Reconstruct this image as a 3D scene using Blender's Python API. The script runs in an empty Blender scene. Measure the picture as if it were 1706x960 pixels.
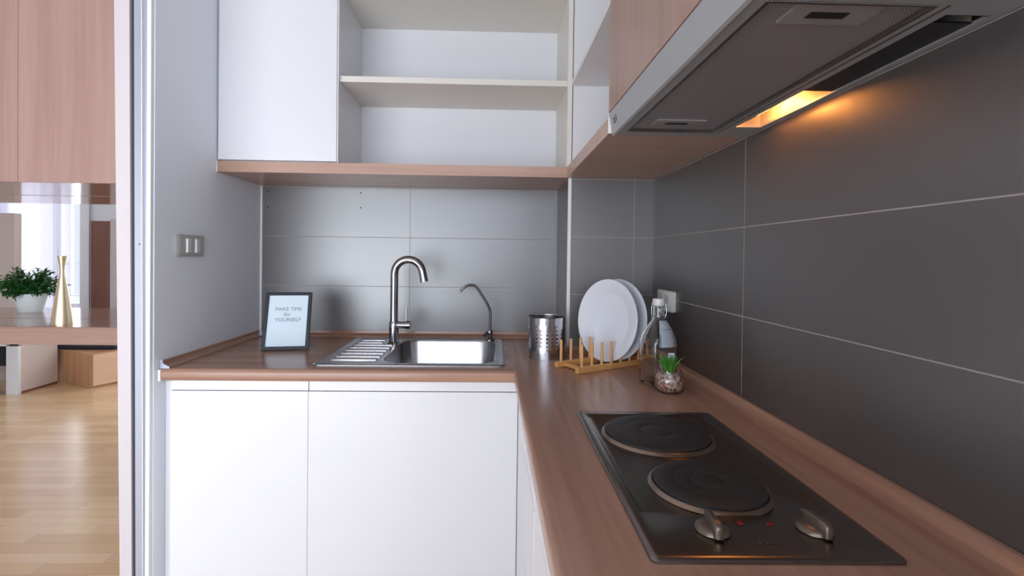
import bpy, bmesh, math, random
from mathutils import Vector, Matrix
R = math.radians
random.seed(7)
scn = bpy.context.scene
COL = scn.collection

# ------------------------------------------------------------------ camera
F_PX, YAW, PITCH, ROLL, SX, SY = 811.73, 0.0259, -0.0116, -0.0131, -13.6, -41.69
CAM = Vector((0.0, -2.0189, 1.1898))
def camera():
    cy, sy, cp, sp, cr, sr = math.cos(YAW), math.sin(YAW), math.cos(PITCH), math.sin(PITCH), math.cos(ROLL), math.sin(ROLL)
    r = Vector((cy, -sy, 0)); fw = Vector((sy, cy, 0)); up = Vector((0, 0, 1))
    f2 = fw * cp + up * sp; u2 = up * cp - fw * sp
    r3 = r * cr - u2 * sr; u3 = u2 * cr + r * sr
    cd = bpy.data.cameras.new('camera'); co = bpy.data.objects.new('camera', cd); COL.objects.link(co)
    m = Matrix((r3, u3, -f2)).transposed().to_4x4(); m.translation = CAM
    co.matrix_world = m
    cd.sensor_fit = 'HORIZONTAL'; cd.sensor_width = 36; cd.lens = F_PX / 1706 * 36
    cd.shift_x = -SX / 1706; cd.shift_y = SY / 1706
    cd.clip_start = 0.02
    scn.camera = co
camera()

# ------------------------------------------------------------------ world, window and fill light, exposure
scn.view_settings.view_transform = 'Standard'; scn.view_settings.look = 'None'
scn.view_settings.gamma = 1; scn.view_settings.use_curve_mapping = False
scn.view_settings.exposure = -0.12
W = bpy.data.worlds.new('world'); scn.world = W; W.use_nodes = True
W.node_tree.nodes['Background'].inputs[0].default_value = (0.80, 0.88, 1, 1)
W.node_tree.nodes['Background'].inputs[1].default_value = 1.2
def area(name, loc, aim, sx, sy, power, col):
    d = bpy.data.lights.new(name, 'AREA'); d.shape = 'RECTANGLE'; d.size = sx; d.size_y = sy; d.energy = power; d.color = col
    o = bpy.data.objects.new(name, d); COL.objects.link(o); o.location = loc
    o.rotation_euler = (Vector(aim) - Vector(loc)).to_track_quat('-Z', 'Y').to_euler()
    return o
area('window_daylight_rear', (-1.42, -3.66, 0.90), (-1.42, 0, 0.90), 2.56, 1.6, 88, (0.84, 0.91, 1))
area('fill_light_side', (0.70, -3.05, 1.3), (-3, -2.6, 1.2), 1.0, 1.8, 104, (0.84, 0.91, 1))  # added fill to lift the left wall; no window on this side
area('window_daylight_balcony', (-4.78, 3.80, 1.25), (-4.78, 0, 1.25), 1.0, 2.2, 40, (0.95, 0.97, 1))
area('fill_light_living', (-2.2, 3.3, 1.5), (-2.2, 0, 1.2), 2.0, 1.8, 52, (0.92, 0.95, 1))  # added fill before the solid far wall; no window there

# ------------------------------------------------------------------ measures
WT = 0.86                       # worktop height
XL, XR = -0.943, 0.570          # kitchen side walls
XC, YC = 0.272, -0.316          # corner chase
YF, XF = -0.6146, 0.070         # worktop front edges
ZU, ZUT = 1.4705, 1.5072        # wooden bottom board of the wall units
YU, XU, YH = -0.325, 0.2595, -0.93

# ------------------------------------------------------------------ mesh helpers
class MB:
    def __init__(s): s.bm = bmesh.new()
    def quad(s, pts): return s.bm.faces.new([s.bm.verts.new(p) for p in pts])
    def box(s, x0, x1, y0, y1, z0, z1, bev=0, seg=2, rot=0, about=None):
        b = bmesh.new()
        v = [b.verts.new((x, y, z)) for x in (x0, x1) for y in (y0, y1) for z in (z0, z1)]
        for f in ((0,1,3,2),(4,6,7,5),(0,4,5,1),(2,3,7,6),(0,2,6,4),(1,5,7,3)): b.faces.new([v[i] for i in f])
        bmesh.ops.recalc_face_normals(b, faces=b.faces[:])
        if bev: bmesh.ops.bevel(b, geom=b.edges[:], offset=bev, segments=seg, affect='EDGES', profile=0.5)
        if rot:
            c = Vector(about) if about else Vector(((x0+x1)/2, (y0+y1)/2, 0))
            bmesh.ops.rotate(b, verts=b.verts[:], cent=c, matrix=Matrix.Rotation(rot, 3, 'Z'))
        s.add(b); return s
    def add(s, b):
        me = bpy.data.meshes.new('tmp'); b.to_mesh(me); b.free(); s.bm.from_mesh(me); bpy.data.meshes.remove(me)
    def tube(s, pts, rad, n=14, caps=True):
        pts = [Vector(p) for p in pts]; b = s.bm
        rads = rad if isinstance(rad, (list, tuple)) else [rad] * len(pts)
        rings = []; nrm = None
        for i, p in enumerate(pts):
            t = (pts[min(i+1, len(pts)-1)] - pts[max(i-1, 0)]).normalized()
            if nrm is None:
                a = Vector((0, 0, 1)) if abs(t.z) < 0.9 else Vector((0, 1, 0))
                nrm = t.cross(a).normalized()
            else:
                nrm = (nrm - t * nrm.dot(t)).normalized()
            bi = t.cross(nrm)
            rings.append([b.verts.new(p + (nrm*math.cos(2*math.pi*k/n) + bi*math.sin(2*math.pi*k/n)) * rads[i]) for k in range(n)])
        for a, c in zip(rings, rings[1:]):
            for k in range(n): b.faces.new((a[k], a[(k+1) % n], c[(k+1) % n], c[k]))
        if caps:
            b.faces.new(rings[0][::-1]); b.faces.new(rings[-1])
        return s
    def lathe(s, prof, c=(0, 0), n=40, closed=False):
        b = s.bm; rings = []
        for r, z in prof:
            if r < 1e-6: rings.append([b.verts.new((c[0], c[1], z))])
            else: rings.append([b.verts.new((c[0] + r*math.cos(2*math.pi*k/n), c[1] + r*math.sin(2*math.pi*k/n), z)) for k in range(n)])
        if closed: rings.append(rings[0])
        for a, d in zip(rings, rings[1:]):
            for k in range(n):
                k2 = (k+1) % n
                if len(a) == 1 and len(d) == 1: continue
                if len(a) == 1: b.faces.new((a[0], d[k2], d[k]))
                elif len(d) == 1: b.faces.new((a[k], a[k2], d[0]))
                else: b.faces.new((a[k], a[k2], d[k2], d[k]))
        return s
    def loft(s, rings, cap0=False, cap1=False):
        b = s.bm; rr = [[b.verts.new(p) for p in r] for r in rings]; n = len(rr[0])
        for a, d in zip(rr, rr[1:]):
            for k in range(n): b.faces.new((a[k], a[(k+1) % n], d[(k+1) % n], d[k]))
        if cap0: b.faces.new(rr[0][::-1])
        if cap1: b.faces.new(rr[-1])
        return s
    def prism(s, poly, fn0, fn1):
        return s.loft([[fn0(*p) for p in poly], [fn1(*p) for p in poly]], True, True)
    def xform(s, m): bmesh.ops.transform(s.bm, matrix=m, verts=s.bm.verts[:]); return s
    def build(s, name, mat, parent=None, smooth=None, base=None, recalc=True):
        if recalc: bmesh.ops.recalc_face_normals(s.bm, faces=s.bm.faces[:])
        me = bpy.data.meshes.new(name); 
        if parent is not None: org = parent['_o']
        else: org = base if base is not None else (0, 0, 0)
        bmesh.ops.translate(s.bm, verts=s.bm.verts[:], vec=-Vector(org))
        s.bm.to_mesh(me); s.bm.free()
        if mat: me.materials.append(mat)
        if smooth is not None:
            for p in me.polygons: p.use_smooth = True
            me.set_sharp_from_angle(angle=R(smooth))
        o = bpy.data.objects.new(name, me); COL.objects.link(o)
        o['_o'] = list(org)
        if parent is not None: o.parent = parent
        else: o.location = org
        return o
def rr(cx, cy, hw, hh, r, z, rot=0, n=6):
    pts = []
    for sx, sy, a0 in ((1, 1, 0), (-1, 1, 90), (-1, -1, 180), (1, -1, 270)):
        for k in range(n + 1):
            a = R(a0 + 90 * k / n)
            x = sx*(hw - r) + r*math.cos(a); y = sy*(hh - r) + r*math.sin(a)
            pts.append((cx + x*math.cos(rot) - y*math.sin(rot), cy + x*math.sin(rot) + y*math.cos(rot), z))
    return pts
def thing(name, label, cat, loc, group=None):
    o = bpy.data.objects.new(name, None); COL.objects.link(o); o.location = loc; o['_o'] = list(loc); o.empty_display_size = .05
    return tag(o, label, cat, group)
def tag(o, label, cat, group=None):
    o['label'] = label; o['category'] = cat
    if group: o['group'] = group
    return o
def struct(o): o['kind'] = 'structure'; return o
def lab(o, t): o['label'] = t; return o

# ------------------------------------------------------------------ materials
def s2l(c): return tuple(((v/255)/12.92 if v/255 <= 0.04045 else ((v/255+0.055)/1.055)**2.4) for v in c) + (1,)
def mat(name, rgb, rough=0.5, metal=0.0, spec=0.5, **kw):
    m = bpy.data.materials.new(name); m.use_nodes = True; b = m.node_tree.nodes['Principled BSDF']
    b.inputs['Base Color'].default_value = s2l(rgb); b.inputs['Roughness'].default_value = rough; b.inputs['Metallic'].default_value = metal
    b.inputs['Specular IOR Level'].default_value = spec
    for k, v in kw.items(): b.inputs[k.replace('_', ' ')].default_value = v
    return m
def nodes(m): return m.node_tree.nodes, m.node_tree.links, m.node_tree.nodes['Principled BSDF']
def vary(m, amt=0.06, scale=6, bump=0.0, bscale=200):
    n, l, b = nodes(m); g = n.new('ShaderNodeNewGeometry'); t = n.new('ShaderNodeTexNoise'); t.inputs['Scale'].default_value = scale; t.inputs['Detail'].default_value = 4
    l.new(g.outputs['Position'], t.inputs['Vector'])
    mx = n.new('ShaderNodeMix'); mx.data_type = 'RGBA'; c = b.inputs['Base Color'].default_value
    mx.inputs[6].default_value = tuple(v*(1-amt) for v in c[:3]) + (1,); mx.inputs[7].default_value = tuple(min(1, v*(1+amt)) for v in c[:3]) + (1,)
    l.new(t.outputs['Fac'], mx.inputs[0]); l.new(mx.outputs[2], b.inputs['Base Color'])
    if bump:
        t2 = n.new('ShaderNodeTexNoise'); t2.inputs['Scale'].default_value = bscale; l.new(g.outputs['Position'], t2.inputs['Vector'])
        bp = n.new('ShaderNodeBump'); bp.inputs['Strength'].default_value = bump; bp.inputs['Distance'].default_value = .002
        l.new(t2.outputs['Fac'], bp.inputs['Height']); l.new(bp.outputs['Normal'], b.inputs['Normal'])
    return m
def wood(name, c0, c1, axis, rough=0.35, scale=1.0, spec=0.5, fine=0.5):
    """laminate wood: long streaks running along axis (0,1,2)"""
    m = mat(name, c0, rough, spec=spec); n, l, b = nodes(m)
    g = n.new('ShaderNodeNewGeometry'); mp = n.new('ShaderNodeMapping'); sc = [14*scale]*3; sc[axis] = 0.9*scale
    mp.inputs['Scale'].default_value = sc; l.new(g.outputs['Position'], mp.inputs['Vector'])
    t = n.new('ShaderNodeTexNoise'); t.inputs['Scale'].default_value = 1; t.inputs['Detail'].default_value = 5; t.inputs['Distortion'].default_value = .6
    l.new(mp.outputs[0], t.inputs['Vector'])
    mp2 = n.new('ShaderNodeMapping'); sc = [110*scale]*3; sc[axis] = 3.0*scale; mp2.inputs['Scale'].default_value = sc; l.new(g.outputs['Position'], mp2.inputs['Vector'])
    t2 = n.new('ShaderNodeTexNoise'); t2.inputs['Scale'].default_value = 1; t2.inputs['Detail'].default_value = 3; l.new(mp2.outputs[0], t2.inputs['Vector'])
    ad = n.new('ShaderNodeMix'); ad.data_type = 'FLOAT'; ad.inputs[0].default_value = fine*.6
    l.new(t.outputs['Fac'], ad.inputs[2]); l.new(t2.outputs['Fac'], ad.inputs[3])
    rp = n.new('ShaderNodeValToRGB'); rp.color_ramp.elements[0].position = .33; rp.color_ramp.elements[1].position = .67
    rp.color_ramp.elements[0].color = s2l(c0); rp.color_ramp.elements[1].color = s2l(c1)
    l.new(ad.outputs[0], rp.inputs[0]); l.new(rp.outputs[0], b.inputs['Base Color'])
    return m
def mth(n, l, op, a, b=None):
    q = n.new('ShaderNodeMath'); q.operation = op
    for i, v in enumerate((a, b)):
        if v is None: continue
        if isinstance(v, (int, float)): q.inputs[i].default_value = v
        else: l.new(v, q.inputs[i])
    return q.outputs[0]
def tile(name, axis, off, zoff, w=0.6, h=0.2022, g=0.0022):
    m = mat(name, (130, 126, 127), 0.3); n, l, b = nodes(m)
    ge = n.new('ShaderNodeNewGeometry'); sp = n.new('ShaderNodeSeparateXYZ'); l.new(ge.outputs['Position'], sp.inputs[0])
    def dist(o, off, per):
        a = mth(n, l, 'SUBTRACT', o, off - per*50); a = mth(n, l, 'ADD', a, per/2); a = mth(n, l, 'MODULO', a, per); a = mth(n, l, 'SUBTRACT', a, per/2); return mth(n, l, 'ABSOLUTE', a)
    d = mth(n, l, 'MINIMUM', dist(sp.outputs[axis], off, w), dist(sp.outputs[2], zoff, h))
    f = mth(n, l, 'LESS_THAN', d, g/2)
    t = n.new('ShaderNodeTexNoise'); t.inputs['Scale'].default_value = 9; t.inputs['Detail'].default_value = 5; l.new(ge.outputs['Position'], t.inputs['Vector'])
    cr = n.new('ShaderNodeValToRGB'); cr.color_ramp.elements[0].color = s2l((56, 49, 48)); cr.color_ramp.elements[1].color = s2l((64, 57, 56))
    l.new(t.outputs['Fac'], cr.inputs[0])
    mx = n.new('ShaderNodeMix'); mx.data_type = 'RGBA'; l.new(f, mx.inputs[0]); l.new(cr.outputs[0], mx.inputs[6]); mx.inputs[7].default_value = s2l((150, 143, 138))
    l.new(mx.outputs[2], b.inputs['Base Color'])
    r = n.new('ShaderNodeMix'); r.data_type = 'FLOAT'; l.new(f, r.inputs[0]); r.inputs[2].default_value = .40; r.inputs[3].default_value = .8; l.new(r.outputs[0], b.inputs['Roughness']); b.inputs['IOR'].default_value = 2.5
    bp = n.new('ShaderNodeBump'); bp.invert = True; bp.inputs['Strength'].default_value = .4; bp.inputs['Distance'].default_value = .001; l.new(f, bp.inputs['Height']); l.new(bp.outputs[0], b.inputs['Normal'])
    return m
def floor_mat():
    m = mat('laminate_floor', (200, 155, 110), 0.22); n, l, b = nodes(m)
    ge = n.new('ShaderNodeNewGeometry'); mp = n.new('ShaderNodeMapping'); mp.inputs['Rotation'].default_value = (0, 0, R(0)); l.new(ge.outputs['Position'], mp.inputs[0])
    br = n.new('ShaderNodeTexBrick'); br.inputs['Scale'].default_value = 1; br.inputs['Brick Width'].default_value = .42; br.inputs['Row Height'].default_value = .066
    br.inputs['Mortar Size'].default_value = .0006; br.inputs['Color1'].default_value = s2l((222, 190, 152)); br.inputs['Color2'].default_value = s2l((206, 170, 130)); br.inputs['Mortar'].default_value = s2l((160, 115, 75))
    br.inputs['Bias'].default_value = 0; l.new(mp.outputs[0], br.inputs[0])
    mp2 = n.new('ShaderNodeMapping'); mp2.inputs['Scale'].default_value = (3, 60, 1); l.new(ge.outputs['Position'], mp2.inputs[0])
    t = n.new('ShaderNodeTexNoise'); t.inputs['Scale'].default_value = 1; t.inputs['Detail'].default_value = 4; l.new(mp2.outputs[0], t.inputs[0])
    mx = n.new('ShaderNodeMix'); mx.data_type = 'RGBA'; mx.blend_type = 'SOFT_LIGHT'; mx.inputs[0].default_value = .25
    l.new(br.outputs[0], mx.inputs[6]); l.new(t.outputs['Color'], mx.inputs[7]); l.new(mx.outputs[2], b.inputs['Base Color'])
    return m
M = {}
M['paint'] = vary(mat('wall_paint', (236, 240, 247), .6), .015, 3, .05, 300)
M['ceil'] = mat('ceiling_paint', (225, 225, 225), .8)
M['tile_back'] = tile('grey_tile_back', 0, -0.336, WT + 0.203)
M['tile_right'] = tile('grey_tile_right', 1, -0.9325, WT + 0.203)
M['tile_chase'] = tile('grey_tile_chase', 0, -0.1, WT + 0.203)
M['floor'] = floor_mat()
M['white'] = vary(mat('white_laminate', (228, 228, 232), .3), .01, 4)
M['cream'] = mat('cream_edge', (226, 222, 214), .4)
M['caulk'] = mat('white_caulk', (232, 232, 234), .4)
M['top_x'] = wood('worktop_wood', (147, 108, 90), (180, 141, 120), 0, .24)
M['top_y'] = wood('worktop_wood_right', (147, 108, 90), (180, 141, 120), 1, .24)
M['board'] = wood('board_wood', (172, 136, 119), (196, 160, 142), 0, .3)
M['door_y'] = wood('hood_cabinet_wood', (148, 117, 106), (170, 139, 128), 2, .35)
M['wood_v'] = wood('rose_wood_vertical', (172, 138, 128), (192, 160, 150), 2, .3, scale=.6)
M['wood_h'] = wood('rose_wood_gloss', (150, 116, 104), (178, 144, 130), 0, .10, spec=.9)
M['oak'] = wood('drawer_oak_shaded', (176, 130, 92), (198, 152, 112), 2, .35)  # bench oak with the shade of its end face put into the colour
M['oak_lit'] = wood('drawer_oak_lit', (210, 175, 145), (225, 192, 162), 1, .35)  # same bench oak, coloured lighter for the lit long side
M['bamboo'] = wood('bamboo', (205, 148, 88), (226, 172, 110), 2, .4)
M['steel'] = mat('stainless_steel', (190, 190, 194), .22, 1)
M['steel_dark'] = mat('worn_steel', (142, 134, 130), .25, 1)
M['chrome'] = mat('chrome', (170, 170, 176), .12, 1)
M['alu'] = mat('anodised_aluminium', (176, 181, 194), .4, .3)
M['groove'] = mat('dark_groove', (58, 58, 68), .6)
M['jamb'] = mat('jamb_white', (206, 198, 201), .5)
M['black'] = mat('black_frame', (28, 36, 48), .4)
M['iron'] = vary(mat('cast_iron', (38, 36, 38), .5), .2, 25, .15, 400)
M['paper'] = mat('printed_paper', (214, 228, 238), .5)
M['ink'] = mat('grey_ink', (126, 132, 140), .7)
M['hood'] = mat('hood_silver', (168, 170, 174), .4, .35)
M['dark'] = mat('dark_plastic', (22, 22, 24), .4)
M['red'] = mat('red_lens', (130, 20, 22), .3)
M['knob'] = mat('knob_bronze', (120, 108, 96), .35, .7)
M['china'] = mat('white_china', (228, 232, 240), .15)
M['plastic'] = mat('white_plastic', (214, 214, 212), .35)
M['grey_plastic'] = mat('grey_plastic', (176, 174, 172), .3)
M['brass'] = mat('brushed_brass', (212, 192, 160), .36, 1)
M['pot'] = mat('white_pot', (226, 232, 230), .4)
M['leaf'] = vary(mat('leaf', (38, 92, 34), .5), .45, 40)
M['grass'] = vary(mat('grass', (70, 140, 40), .5), .3, 60)
def curtain_mat():
    m = bpy.data.materials.new('white_curtain'); m.use_nodes = True; n = m.node_tree.nodes; l = m.node_tree.links; n.clear()
    d = n.new('ShaderNodeBsdfDiffuse'); d.inputs[0].default_value = s2l((240, 240, 246)); t = n.new('ShaderNodeBsdfTranslucent'); t.inputs[0].default_value = s2l((240, 240, 248))
    mx = n.new('ShaderNodeMixShader'); mx.inputs[0].default_value = .5; o = n.new('ShaderNodeOutputMaterial')
    l.new(d.outputs[0], mx.inputs[1]); l.new(t.outputs[0], mx.inputs[2]); l.new(mx.outputs[0], o.inputs[0]); return m
M['curtain'] = curtain_mat()
M['beige'] = mat('beige_panel', (206, 190, 182), .6)
M['brown'] = wood('brown_door', (120, 78, 64), (140, 95, 80), 2, .4)
M['navy'] = mat('navy_cloth', (38, 44, 60), .7)
M['warm'] = mat('hood_reflector', (205, 196, 184), .4)
def glass(name, col=(1, 1, 1, 1), rough=0.0):
    m = bpy.data.materials.new(name); m.use_nodes = True; b = m.node_tree.nodes['Principled BSDF']
    b.inputs['Base Color'].default_value = col; b.inputs['Transmission Weight'].default_value = 1; b.inputs['Roughness'].default_value = rough; b.inputs['IOR'].default_value = 1.45
    return m
M['glass'] = glass('clear_glass', (.95, .97, .97, 1))
def emis(name, col, s):
    m = bpy.data.materials.new(name); m.use_nodes = True; n = m.node_tree.nodes; l = m.node_tree.links; n.clear()
    e = n.new('ShaderNodeEmission'); e.inputs[0].default_value = col + (1,); e.inputs[1].default_value = s; o = n.new('ShaderNodeOutputMaterial'); l.new(e.outputs[0], o.inputs[0]); return m
M['bulb'] = emis('bulb_glow', (1, .50, .13), 8)
def cover_mat():
    m = bpy.data.materials.new('clear_lamp_cover'); m.use_nodes = True; n = m.node_tree.nodes; l = m.node_tree.links; n.clear()
    t = n.new('ShaderNodeBsdfTransparent'); t.inputs[0].default_value = (.92, .92, .92, 1); g = n.new('ShaderNodeBsdfGlossy'); g.inputs['Roughness'].default_value = .15
    mx = n.new('ShaderNodeMixShader'); mx.inputs[0].default_value = .08; o = n.new('ShaderNodeOutputMaterial')
    l.new(t.outputs[0], mx.inputs[1]); l.new(g.outputs[0], mx.inputs[2]); l.new(mx.outputs[0], o.inputs[0]); return m
M['cover'] = cover_mat()
def filter_mat():
    m = mat('perforated_filter', (150, 146, 150), .45, .5); n, l, b = nodes(m)
    ge = n.new('ShaderNodeNewGeometry'); v = n.new('ShaderNodeTexVoronoi'); v.voronoi_dimensions = '2D'; v.inputs['Scale'].default_value = 230; v.inputs['Randomness'].default_value = 0; l.new(ge.outputs['Position'], v.inputs['Vector'])
    f = mth(n, l, 'LESS_THAN', v.outputs['Distance'], .3)
    mx = n.new('ShaderNodeMix'); mx.data_type = 'RGBA'; l.new(f, mx.inputs[0]); mx.inputs[6].default_value = s2l((176, 172, 176)); mx.inputs[7].default_value = s2l((112, 106, 112))
    l.new(mx.outputs[2], b.inputs['Base Color']); return m
M['filter'] = filter_mat()
M['ring'] = mat('heat_tinted_steel', (150, 134, 122), .3, 1)
M['latch'] = mat('latch_grey', (150, 148, 150), .5, .2)
def pebble_mat():
    m = mat('mixed_pebbles', (190, 140, 120), .45); n, l, b = nodes(m)
    ge = n.new('ShaderNodeNewGeometry'); v = n.new('ShaderNodeTexVoronoi'); v.inputs['Scale'].default_value = 190; l.new(ge.outputs['Position'], v.inputs['Vector'])
    sp = n.new('ShaderNodeSeparateColor'); l.new(v.outputs['Color'], sp.inputs[0])
    cr = n.new('ShaderNodeValToRGB'); cr.color_ramp.interpolation = 'CONSTANT'; e = cr.color_ramp.elements
    e[0].color = s2l((226, 206, 190)); e[1].position = .3; e[1].color = s2l((196, 130, 104))
    for p, c in ((.5, (160, 84, 66)), (.66, (236, 226, 214)), (.82, (120, 74, 60)), (.9, (206, 160, 130))):
        q = e.new(p); q.color = s2l(c)
    l.new(sp.outputs[0], cr.inputs[0]); l.new(cr.outputs[0], b.inputs['Base Color']); return m
M['pebble'] = pebble_mat()

# ================================================================== SETTING
struct(MB().box(-6.2, 0.9, -3.9, 4.0, -0.1, 0).build('floor', M['floor']))
struct(MB().box(-6.2, 0.9, -3.9, 4.0, 2.6, 2.7).build('ceiling', M['ceil']))
wb = struct(MB().box(-1.045, 0.9, 0, 0.12, 0, 2.6).build('wall_back', M['tile_back']))
for x, z in ((-0.914, 1.447), (-0.915, 1.384), (-0.539, 1.447), (-0.539, 1.386)):
    MB().tube([(x, .002, z), (x, -.0015, z)], .0032, 10).build('screw_hole', M['dark'], wb)
struct(MB().box(XR, 0.72, -2.5, 0, 0, 2.6).build('wall_right', M['tile_right']))
struct(MB().box(XC, XR, YC, 0, 0, 2.6).build('wall_corner', M['tile_chase']))
struct(MB().box(-1.018, XL, -0.63, 0, 0, 2.6).build('wall_left', M['paint']))
struct(MB().box(-6.05, 0.40, -2.57, -2.47, 1.9, 2.6).build('light_blocker_upper', M['paint']))  # added unseen beam that cuts the light on the wall units
struct(MB().box(-0.45, 0.40, -2.57, -2.47, 0, 1.12, .005).build('light_blocker_low', M['paint']))  # added unseen half wall to shade the hob and right worktop
struct(MB().box(0.40, 0.72, -2.57, -2.47, 0, 2.6).build('light_blocker_stub', M['paint']))  # added unseen stub that keeps the side lamp off the hob
struct(MB().box(0.72, 0.84, -3.70, -2.5, 0, 2.6).build('wall_rear_side', M['paint']))
b = MB(); b.box(-6.2, -2.70, -3.82, -3.70, 0, 2.6); b.box(-0.14, 0.9, -3.82, -3.70, 0, 2.6); b.box(-2.70, -0.14, -3.82, -3.70, 1.8, 2.6); b.box(-2.70, -0.14, -3.82, -3.70, 0, .1)
struct(b.build('wall_rear_window', M['paint']))
b = MB(); b.box(-6.2, -6.05, -3.7, -.5, 0, 2.6); b.box(-6.2, -6.05, 2.3, 4, 0, 2.6); b.box(-6.2, -6.05, -.5, 2.3, 2.45, 2.6); b.box(-6.2, -6.05, -.5, 2.3, 0, .35)
struct(b.build('wall_living_left', M['paint']))
# white corner beads and sealant
struct(MB().box(XC - .006, XC + .006, YC - .006, YC + .006, WT, ZU, .002).build('trim_1', M['caulk']))
struct(MB().box(XL, XL + .007, -.007, 0, WT + .02, ZU, .002).build('trim_2', M['caulk']))
# sliding-door jamb on the end of the left wall
b = MB()
lean = lambda z: .0135*(1.2 - z)                    # the old door frame stands slightly out of plumb
b.loft([[(-1.0395 + lean(z), -.640, z), (-1.0015 + .6*lean(z), -.640, z), (-1.0015 + .6*lean(z), -.6305, z), (-1.0395 + lean(z), -.6305, z)] for z in (0, 2.6)], True, True)
struct(b.build('trim_3', M['jamb']))
def jamb_strip(name, x0, x1, y, m):
    b = MB(); b.loft([[(x0 + .5*lean(z), y, z), (x1 + .5*lean(z), y, z), (x1 + .5*lean(z), -.6305, z), (x0 + .5*lean(z), -.6305, z)] for z in (0, 2.6)], True, True)
    return struct(b.build(name, m))
jamb_strip('trim_4', -1.0013, -.9915, -.633, M['groove'])
t5 = jamb_strip('trim_5', -.9914, -.9705, -.638, M['alu'])
MB().tube([(-.978, -.637, 1.213), (-.978, -.6395, 1.213)], .0019, 10).build('screw', M['groove'], t5)
jamb_strip('trim_6', -.9704, -.9685, -.641, M['caulk'])
jamb_strip('trim_7', -.9684, -.9575, -.634, M['alu'])
struct(MB().box(-0.9572, -0.9455, -0.643, -0.6305, 0, 2.6, .0015).build('trim_8', M['caulk']))

# ================================================================== WORKTOP
SKX0, SKX1, SKY0, SKY1 = -0.532, 0.046, -0.560, -0.070     # sink plate
def worktop():
    t = thing('corner_worktop', 'brown wood-effect L-shaped worktop with a rounded front edge', 'worktop', (-.2, -.3, WT - .035))
    b = bmesh.new(); hx0, hx1, hy0, hy1 = -.345, .03, -.54, -.10
    def top(cells, pick):
        V = {}; fs = []
        for x0, x1, y0, y1 in cells:
            v = []
            for p in ((x0, y0), (x1, y0), (x1, y1), (x0, y1)):
                if p not in V: V[p] = b.verts.new((p[0], p[1], WT))
                v.append(V[p])
            fs.append(b.faces.new(v))
        return fs
    xs = [XL + .001, hx0, hx1, XF, XC - .001]; ys = [YF, hy0, YC - .001, hy1, -.001]
    cells = []
    for i in range(4):
        for j in range(4):
            if i == 1 and j in (1, 2): continue
            cells.append((xs[i], xs[i+1], ys[j], ys[j+1]))
    cells.append((xs[4], XR - .001, YF, hy0)); cells.append((xs[4], XR - .001, hy0, ys[2]))
    y_n = -2.3
    cells += [(XF, xs[4], y_n, YF), (xs[4], XR - .001, y_n, YF)]
    fs = top(cells, None)
    ret = bmesh.ops.extrude_face_region(b, geom=fs)
    nv = [g for g in ret['geom'] if isinstance(g, bmesh.types.BMVert)]
    bmesh.ops.translate(b, verts=nv, vec=(0, 0, -.0353))
    bmesh.ops.recalc_face_normals(b, faces=b.faces[:])
    sel = []
    for e in b.edges:
        p, q = e.verts[0].co, e.verts[1].co
        if abs(p.z - q.z) > 1e-4: continue
        if abs(p.y - YF) < 1e-5 and abs(q.y - YF) < 1e-5 and max(p.x, q.x) <= XF + 1e-5: sel.append(e)
        if abs(p.x - XF) < 1e-5 and abs(q.x - XF) < 1e-5 and max(p.y, q.y) <= YF + 1e-5: sel.append(e)
    sel = [e for e in sel if len(e.link_faces) == 2 and abs(e.calc_face_angle(0)) > .5]
    bmesh.ops.bevel(b, geom=sel, offset=.012, segments=5, affect='EDGES', profile=.5)
    m = MB(); m.bm.free(); m.bm = b
    o = m.build('slab', M['top_x'], t, 40)
    o.data.materials.append(M['top_y'])
    for p in o.data.polygons:
        c = p.center + Vector(t['_o'])
        if c.x > XF - .001 and c.y < -.05 and (c.y < YF or c.x > XF + .0): p.material_index = 1
    # triangular coved sealing strips
    h, d = .021, .024
    prof = [(0, 0), (d, 0), (d, .003), (d*.62, .006), (d*.3, .012), (.006, h), (0, h)]
    b = MB(); b.prism(prof, lambda u, z: (XL + .001 + u, -.605, WT + z), lambda u, z: (XL + .001 + u, -.002, WT + z)); b.build('sealing_strip', M['top_y'], t)
    b = MB(); b.prism(prof, lambda u, z: (XL + .026, -.001 - u, WT + z), lambda u, z: (XC - .001, -.001 - u, WT + z)); b.build('sealing_strip', M['top_x'], t)
    b = MB(); b.prism(prof, lambda u, z: (XC - .001 - u, YC - .001, WT + z), lambda u, z: (XC - .001 - u, -.026, WT + z)); b.build('sealing_strip', M['top_y'], t)
    b = MB(); b.prism(prof, lambda u, z: (XC - .02, YC - .001 - u, WT + z), lambda u, z: (XR - .026, YC - .001 - u, WT + z)); b.build('sealing_strip', M['top_x'], t)
    b = MB(); b.prism(prof, lambda u, z: (XR - .001 - u*1.15, -2.29, WT + z), lambda u, z: (XR - .001 - u*1.15, YC - .002, WT + z)); b.build('sealing_strip', M['top_y'], t)
    cap = [(-.001, -.002), (d + .002, -.002), (d + .002, .003), (d*.62, .008), (d*.3, .014), (.007, h + .002), (-.001, h + .002)]
    b = MB(); b.prism(cap, lambda u, z: (XL + .003 + u, -.609, WT + .002 + z), lambda u, z: (XL + .003 + u, -.605, WT + .002 + z)); lab(b.build('end_cap', M['alu'], t), 'silver end cap')
    b = MB(); b.box(XL + .001, XL + .009, YF - .003, YF + .012, WT - .036, WT - .002, .002); lab(b.build('edge_cap', M['caulk'], t), 'white edge cap')
    b = MB(); b.prism(cap, lambda u, z: (XL + .018 + u*.8, -.045 + u*.4, WT + .003 + z*1.05), lambda u, z: (XL + .021 + u*.8, -.041 + u*.4, WT + .003 + z*1.05)); lab(b.build('corner_cap', M['alu'], t), 'silver corner cap')
worktop()

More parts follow.
